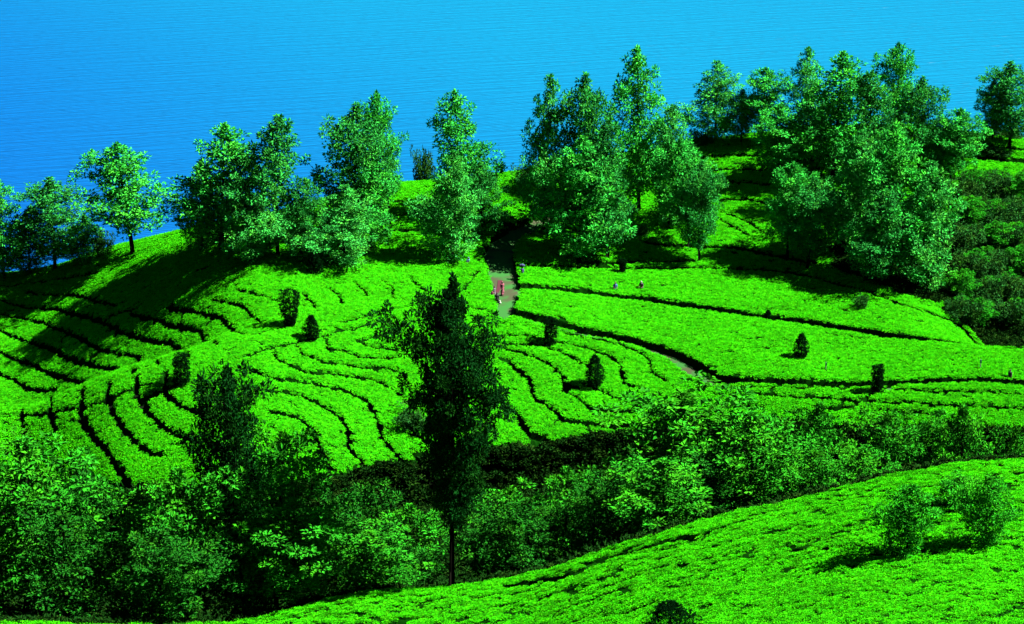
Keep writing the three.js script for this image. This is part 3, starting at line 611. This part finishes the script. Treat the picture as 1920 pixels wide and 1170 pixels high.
[
  [544, 609, 544, 44, vase, 'largest clipped bush, wide at the top and narrow below, on the spur'],
  [584, 636, 593, 28, egg, 'oval clipped bush just right of the wide-topped one'],
  [340, 719, 664, 31, post, 'narrow clipped bush on the spur edge above the dark crown'],
  [1032, 643, 596, 26, post, 'column-shaped clipped bush beside the lower track'],
  [1115, 724, 667, 33, egg, 'egg-shaped clipped bush in the middle tea, right of the tall tree'],
  [1502, 669, 627, 26, egg, 'lone clipped bush in the bright field between the two tracks'],
  [1646, 731, 685, 23, post, 'clipped bush that throws a long shadow below the lower track'],
  [1167, 510, 486, 13, vase, 'smallest dark clipped bush at the top of the upper field'],
  [590, 512, 473, 26, egg, 'dark clipped bush in the shade of the left trees'],
  [1440, 594, 583, 9, egg, 'tiny sprout on the upper track'],
  [1256, 1192, 1131, 100, egg, 'broad dark bush cut by the bottom edge of the picture'],
].forEach(([px, py, t, w, shape, label], i) => {
  const [x, d] = hit(px, py), y = ground(x, d), h = ray(px, t)[1] * d - y, o = clipped(300 + i, h, w * mpp(d), shape);
  o.name = numbered('clipped_bush'); o.position.set(x, y, -d); tag(o, label, 'bush', 'clipped bushes standing in the tea'); scene.add(o);
});
for (const [px, py, t, w, v, label] of [
  [1615, 576, 545, 38, 0, 'round leafy shrub in the upper field'],
  [775, 800, 757, 82, 1, 'wide dark shrub in the tea left of the tall tree'],
  [795, 335, 264, 52, 2, 'dark shrub tree on the ridge against the lake'],
  [190, 480, 428, 60, 0, 'small shrub between the two left trees on the ridge'],
  [905, 350, 305, 60, 1, 'dark shrub on the ridge left of the path gap'],
  [990, 345, 300, 60, 2, 'dark shrub on the ridge right of the path gap'],
  [1205, 440, 415, 34, 0, 'dark little shrub among the trunks right of the path'],
]) { const [x, d] = hit(px, py), hh = ray(px, t)[1] * d - ground(x, d); const o = plant(PROTO.shrub[v], 'shrub', x, d, hh, w * mpp(d), OR() * 6.28, label, 'shrub'); }
// scrub on the right-hand slope
{
  const R = rng(515), nth = ['first', 'second', 'third', 'fourth', 'fifth', 'sixth', 'seventh', 'eighth', 'ninth', 'tenth', 'eleventh', 'twelfth', 'thirteenth', 'fourteenth'];
  const zones = ['under skyline shrubs', 'level with thin pale trunk', 'below last bright terrace', 'beside bare earth scar', 'at the tree clump foot', 'above upper tea corner'];
  const put1 = (px, py, h, w, kind, label, group) => { const [x, d] = hit(px, py), s = mpp(d); plant(kind > 2 ? PROTO.young[kind - 3] : PROTO.shrub[kind], 'scrub_bush', x, d, h * s + 0.9, w * s, R() * 6.28, label, 'shrub', group); };
  zones.forEach((zone, i) => ['left side', 'middle', 'right side'].forEach((side, j) => [0, 1, 2].forEach((k) => {
    const py = 338 + 47 * i + 15 * k + 12 * R(), px = 1800 + (i > 3 ? -14 : 4) + 46 * j + 30 * R(), big = 22 + 15 * k + 8 * R();
    put1(px, py, big, 40 + 18 * k + 14 * R(), (i * 2 + j + k) % 3 === 1 ? 3 + (i + j) % 3 : (i + j + k) % 3, `${['small', 'middling', 'large'][k]} ${(i * 2 + j + k) % 3 === 1 ? 'green' : 'olive'} scrub bush, ${side} of wild right slope, ${zone}`, 'scrub on the right-hand slope');
  })));
  for (let i = 0; i < 14; i++) put1(1790 + i * 8 + 6 * R(), 236 + 5 * R() + i * 1.4, 10 + 14 * R(), 44 + 20 * R(), i % 3, `${nth[i]} low shrub from the left along the skyline at far right`, 'skyline scrub');
  for (let i = 0; i < 5; i++) put1(1288 + i * 9, 256 + 3 * R(), 16 + 12 * R(), 40, i % 3, `${nth[i]} low shrub from the left on the skyline above the terrace bands`, 'shrubs above the terrace bands');
  strip(trace([1832, 366, 1822, 384, 1812, 402]), 1.9, 'bare_earth', 'small scar of bare pinkish earth in the scrub at right', dirt, 0.1);
}
// undergrowth of the gully
{
  const R = rng(616), b = bushTop(21, 14, 9, 0.7, 0.26), list = [];
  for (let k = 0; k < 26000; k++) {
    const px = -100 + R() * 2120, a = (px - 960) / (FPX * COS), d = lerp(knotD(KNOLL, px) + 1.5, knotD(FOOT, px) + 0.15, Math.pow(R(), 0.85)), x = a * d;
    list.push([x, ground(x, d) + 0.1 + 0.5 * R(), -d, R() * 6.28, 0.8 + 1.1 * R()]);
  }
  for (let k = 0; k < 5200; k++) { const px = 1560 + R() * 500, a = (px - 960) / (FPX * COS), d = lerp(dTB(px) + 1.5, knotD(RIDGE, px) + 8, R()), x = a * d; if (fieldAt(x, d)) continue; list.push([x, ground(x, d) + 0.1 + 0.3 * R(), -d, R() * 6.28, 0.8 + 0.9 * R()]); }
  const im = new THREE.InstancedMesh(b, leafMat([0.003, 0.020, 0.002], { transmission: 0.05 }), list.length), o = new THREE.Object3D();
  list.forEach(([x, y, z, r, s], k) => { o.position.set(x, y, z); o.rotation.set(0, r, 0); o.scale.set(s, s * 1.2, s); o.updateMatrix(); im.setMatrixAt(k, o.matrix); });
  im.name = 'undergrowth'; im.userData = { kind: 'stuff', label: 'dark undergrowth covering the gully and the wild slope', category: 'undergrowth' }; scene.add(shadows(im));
}


// ---------------------------------------------------------------- people
const V3 = (x, y, z) => new THREE.Vector3(x, y, z);
function blob(bones, center, half, n, k) {                                // smooth union of tapered capsules
  const mc = new MarchingCubes(n, M.bark, false, false, 60000), f = mc.field; mc.isolation = 0;
  const B = bones.map(([a, b, ra, rb]) => { const ab = b.clone().sub(a); return [a.x, a.y, a.z, ab.x, ab.y, ab.z, ab.lengthSq() || 1e-9, ra, rb]; });
  for (let z = 0; z < n; z++) for (let y = 0; y < n; y++) for (let x = 0; x < n; x++) {
    const px = center.x + (x / n * 2 - 1) * half, py = center.y + (y / n * 2 - 1) * half, pz = center.z + (z / n * 2 - 1) * half; let r = 9;
    for (const [ax, ay, az, bx, by, bz, l, ra, rb] of B) {
      const ux = px - ax, uy = py - ay, uz = pz - az, t = clamp((ux * bx + uy * by + uz * bz) / l, 0, 1), q = Math.hypot(ux - t * bx, uy - t * by, uz - t * bz) - ra - t * (rb - ra);
      if (q - r > k) continue; if (r - q > k) { r = q; continue; }
      const h = clamp(0.5 + 0.5 * (r - q) / k, 0, 1); r = r + (q - r) * h - k * h * (1 - h);
    }
    f[z * n * n + y * n + x] = -r;
  }
  mc.update();
  const c = mc.count ?? mc.geometry.drawRange.count, g = new THREE.BufferGeometry();
  g.setAttribute('position', new THREE.BufferAttribute(mc.positionArray.slice(0, c * 3), 3)); g.setAttribute('normal', new THREE.BufferAttribute(mc.normalArray.slice(0, c * 3), 3));
  g.scale(half, half, half); g.translate(center.x, center.y, center.z);
  return g;
}
const headShape = blob([
  [V3(0, 0.035, -0.012), V3(0, 0.045, 0.012), 0.086, 0.082], [V3(0, -0.04, 0.03), V3(0, -0.075, 0.055), 0.058, 0.036], [V3(0, -0.19, -0.03), V3(0, -0.06, -0.01), 0.056, 0.052],
  [V3(0, 0.02, 0.088), V3(0, -0.022, 0.108), 0.009, 0.014], [V3(-0.02, -0.055, 0.083), V3(0.02, -0.055, 0.083), 0.009, 0.009],
  [V3(-0.086, 0.02, -0.005), V3(-0.088, -0.02, 0), 0.014, 0.009], [V3(0.086, 0.02, -0.005), V3(0.088, -0.02, 0), 0.014, 0.009],
  [V3(-0.031, 0.022, 0.079), V3(-0.031, 0.021, 0.08), 0.012, 0.012], [V3(0.031, 0.022, 0.079), V3(0.031, 0.021, 0.08), 0.012, 0.012],
], V3(0, -0.03, 0.02), 0.17, 34, 0.012);
const handBones = [[V3(0, 0, 0), V3(0, -0.07, 0.005), 0.026, 0.03], [V3(-0.02, -0.03, 0), V3(0.02, -0.07, 0), 0.02, 0.02]];
[[-0.028, 0.062], [-0.010, 0.074], [0.009, 0.069], [0.027, 0.053]].forEach(([x, l]) => handBones.push([V3(x, -0.075, 0.002), V3(x * 1.1, -0.075 - l * 0.5, 0.008), 0.0095, 0.009], [V3(x * 1.1, -0.075 - l * 0.5, 0.008), V3(x * 1.1, -0.075 - l, 0.028), 0.009, 0.0075]));
handBones.push([V3(-0.025, -0.02, 0.008), V3(-0.05, -0.05, 0.02), 0.012, 0.01], [V3(-0.05, -0.05, 0.02), V3(-0.05, -0.085, 0.034), 0.01, 0.008]);
const handShape = blob(handBones, V3(0, -0.06, 0.01), 0.105, 30, 0.006);
const cloth = (r, g, b) => std({ color: new THREE.Color().setRGB(r, g, b), roughness: 0.95 });
const SKIN = cloth(0.045, 0.022, 0.014), HAIR = cloth(0.006, 0.005, 0.005);
function person(o) {                                                      // faces +z before it is turned
  const { lean = 0, arms = 'down', stride = 0.1, skirt, top: shirt, legs, scarf, height = 1.6 } = o, G = new THREE.Group();
  const up = (x, y, z) => { const q = V3(x, y - 0.88, z).applyAxisAngle(V3(1, 0, 0), lean); return q.add(V3(0, 0.88, 0)); };
  const hip = [V3(-0.085, 0.88, 0), V3(0.085, 0.88, 0)], knee = [V3(-0.09, 0.48, stride * 0.6 + 0.03), V3(0.09, 0.48, -stride * 0.3 + 0.03)], ankle = [V3(-0.09, 0.075, stride), V3(0.09, 0.075, -stride)];
  const sh = [up(-0.165, 1.345, 0), up(0.165, 1.345, 0)];
  const el = arms === 'pluck' ? [up(-0.22, 1.09, 0.1), up(0.22, 1.09, 0.1)] : arms === 'carry' ? [up(-0.33, 1.45, 0.05), up(0.21, 1.08, -0.03)] : [up(-0.215, 1.08, -0.02), up(0.215, 1.08, -0.02)];
  const wr = arms === 'pluck' ? [el[0].clone().add(V3(0.06, -0.05, 0.22)), el[1].clone().add(V3(-0.06, -0.08, 0.21))] : arms === 'carry' ? [up(-0.19, 1.66, 0.03), up(0.22, 0.85, 0.06)] : [up(-0.225, 0.85, 0.06), up(0.225, 0.85, 0.06)];
  const torso = [[up(0, 0.9, 0), up(0, 1.1, 0.005), 0.125, 0.115], [up(0, 1.1, 0.005), up(0, 1.29, 0), 0.115, 0.13], [up(-0.1, 1.3, 0), up(0.1, 1.3, 0), 0.085, 0.085], [hip[0], hip[1], 0.1, 0.1]];
  const limb = []; for (const i of [0, 1]) limb.push([hip[i], knee[i], 0.085, 0.056], [knee[i], ankle[i], 0.056, 0.036], [ankle[i].clone().add(V3(0, -0.03, -0.03)), ankle[i].clone().add(V3(0, -0.045, 0.14)), 0.034, 0.026], [sh[i], el[i], 0.05, 0.04], [el[i], wr[i], 0.04, 0.027]);
  const neck = [[up(0, 1.3, -0.01), up(0, 1.43, 0), 0.055, 0.05]];
  const parts = [blob([...torso, ...limb, ...neck], V3(0, 0.86, 0.1), 0.94, 60, 0.03)];
  const head = headShape.clone().applyMatrix4(new THREE.Matrix4().makeRotationX(lean * 0.7)), hp = up(0, 1.52, 0.01); head.translate(hp.x, hp.y, hp.z); parts.push(head);
  for (const i of [0, 1]) { const dir = wr[i].clone().sub(el[i]).normalize(), h = handShape.clone(); if (i) { h.scale(-1, 1, 1); const a = h.attributes.position.array; for (let t = 0; t < a.length; t += 9) for (let c = 0; c < 3; c++) { const q = a[t + c]; a[t + c] = a[t + 3 + c]; a[t + 3 + c] = q; } h.computeVertexNormals(); } h.applyQuaternion(new THREE.Quaternion().setFromUnitVectors(V3(0, -1, 0), dir)); h.translate(wr[i].x, wr[i].y, wr[i].z); parts.push(h); }
  const add = (name, g, m) => { const q = new THREE.Mesh(g, m); q.name = name; G.add(q); };
  add('body', mergeGeometries(parts), SKIN);
  const fat = (list, e) => list.map(([a, b, ra, rb]) => [a, b, ra + e, rb + e]);
  add('shirt', blob([...fat(torso, 0.022), ...[0, 1].map((i) => [sh[i], sh[i].clone().lerp(el[i], 0.75), 0.07, 0.062])], V3(0, 1.1, 0.1), 0.6, 52, 0.03), shirt);
  if (skirt) add('skirt', blob([[V3(0, 0.9, 0), V3(0, 0.5, 0.01), 0.15, 0.19], [V3(-0.07, 0.5, 0.01), V3(-0.09, 0.2, stride * 0.8), 0.15, 0.14], [V3(0.07, 0.5, 0.01), V3(0.09, 0.2, -stride * 0.8), 0.15, 0.14]], V3(0, 0.5, 0), 0.6, 48, 0.06), skirt);
  if (legs) add('trousers', blob([0, 1].flatMap((i) => [[hip[i], knee[i], 0.105, 0.08], [knee[i], ankle[i].clone().add(V3(0, 0.04, 0)), 0.08, 0.062]]), V3(0, 0.5, 0), 0.6, 48, 0.03), legs);
  const c = hp.clone();
  add(scarf ? 'headscarf' : 'hair', blob([[c.clone().add(V3(0, 0.055, -0.02)), c.clone().add(V3(0, 0.0, -0.045)), 0.094, 0.085], ...(scarf ? [[c.clone().add(V3(0, 0.0, -0.05)), c.clone().add(V3(0, -0.2, -0.075)), 0.08, 0.12]] : [[c.clone().add(V3(0, 0, -0.05)), c.clone().add(V3(0, -0.07, -0.07)), 0.07, 0.045]])], c, 0.34, 44, 0.02), scarf ?? HAIR);
  G.scale.setScalar(height / 1.63);
  return shadows(G);
}
const dress = { black: cloth(0.005, 0.005, 0.007), white: cloth(0.16, 0.17, 0.16), pink: cloth(0.10, 0.018, 0.032), rose: cloth(0.085, 0.022, 0.03), mauve: cloth(0.045, 0.032, 0.05), blue: cloth(0.006, 0.028, 0.11), paleBlue: cloth(0.02, 0.09, 0.16), navy: cloth(0.006, 0.01, 0.06), grey: cloth(0.04, 0.045, 0.045) };
function put(px, py, turn, opts, label, onPath) {
  const [x, d] = hit(px, py, onPath ? ground : top), g = person(opts); g.name = numbered('person'); g.position.set(x, ground(x, d) + (onPath ? 0.05 : 0), -d); g.rotation.y = turn; tag(g, label, 'person'); scene.add(g); return g;
}
const walker = put(932, 577, 2.9, { top: dress.black, legs: dress.black, height: 1.66, stride: 0.14 }, 'person in black clothes standing on the path, white bag at the side', true);
put(942, 555, 0.5, { top: dress.pink, skirt: dress.pink, scarf: dress.pink, height: 1.56 }, 'person in a pink dress and headscarf at the left edge of the path', true);
put(927, 563, 1.2, { top: dress.mauve, skirt: dress.mauve, height: 1.55 }, 'person in mauve with dark hair between the two in pink', true);
put(919, 568, 1.9, { top: dress.rose, skirt: dress.rose, lean: 0.75, arms: 'pluck', height: 1.5 }, 'person in rose clothes bending over at the hedge beside the path', true);
put(1153, 541, 0.3, { top: dress.blue, skirt: dress.paleBlue, arms: 'pluck', lean: 0.15, height: 1.66 }, 'person in blue standing waist-deep in the upper tea field', false);
put(1203, 539, -0.4, { top: dress.black, skirt: dress.black, scarf: dress.white, arms: 'pluck', lean: 0.2, height: 1.66 }, 'person in dark clothes and a white headscarf in the upper tea field', false);
put(875, 491, 0.8, { top: dress.paleBlue, skirt: dress.grey, scarf: dress.paleBlue, lean: 0.5, arms: 'pluck', height: 1.55 }, 'person in light blue half hidden behind the hedge left of the path', false);
const porter = put(979, 527, 0.4, { top: dress.navy, skirt: dress.black, arms: 'carry', height: 1.6 }, 'person in the shade at the right of the path with a blue bundle overhead', true);
put(1893, 722, -0.8, { top: dress.black, legs: dress.grey, height: 1.6 }, 'person in dark clothes on the lower track at the right edge', true);
{
  const b = new THREE.Group(); b.name = 'bundle'; b.position.copy(porter.position).add(V3(0, 1.60, 0));
  const g = blob([[V3(-0.16, 0.13, 0), V3(0.16, 0.13, 0), 0.17, 0.15], [V3(0, 0.2, 0.05), V3(0, 0.3, 0), 0.13, 0.06]], V3(0, 0.15, 0), 0.42, 40, 0.08), m = new THREE.Mesh(g, dress.navy); m.name = 'sack';
  const knot = new THREE.Mesh(new THREE.TorusGeometry(0.07, 0.025, 8, 16).rotateX(Math.PI / 2).translate(0, 0.31, 0), dress.navy); knot.name = 'knot'; b.add(m, knot);
  tag(shadows(b), 'dark blue bundle carried on the head of the person in the shade', 'bundle'); scene.add(b);
  const w = new THREE.Group(); w.name = 'bag'; w.position.copy(walker.position).add(V3(0.3, 0.42, 0.08));
  const bg = blob([[V3(0, 0.12, 0), V3(0, 0.3, 0), 0.13, 0.09], [V3(-0.05, 0.1, 0), V3(0.05, 0.1, 0), 0.11, 0.11]], V3(0, 0.2, 0), 0.34, 36, 0.05), bm = new THREE.Mesh(bg, dress.white); bm.name = 'pouch';
  const strap = new THREE.Mesh(new THREE.TorusGeometry(0.075, 0.012, 6, 18, Math.PI).translate(0, 0.36, 0), dress.white); strap.name = 'strap'; w.add(bm, strap);
  tag(shadows(w), 'white cloth bag hanging at the side of the person in black', 'bag'); scene.add(w);
  for (const [px, py, t, label] of [[1838, 690, 674, 'pale blue marker post in the bright field near the right edge'], [1548, 692, 679, 'small pale marker post right of the lone clipped bush']]) {
    const [x, d] = hit(px, py), y = ground(x, d), h = ray(px, t)[1] * d - y, q = new THREE.Group(); q.name = numbered('marker_post'); q.position.set(x, y, -d);
    const p = new THREE.Mesh(new THREE.CylinderGeometry(0.05, 0.06, h, 10).translate(0, h / 2, 0), dress.grey); p.name = 'stake';
    const f = new THREE.Mesh(new THREE.BoxGeometry(0.16, 0.34, 0.03).translate(0.03, h - 0.2, 0.07), dress.paleBlue); f.name = 'plate'; q.add(p, f); tag(shadows(q), label, 'post'); scene.add(q);
  }
}

renderer.render(scene, camera);
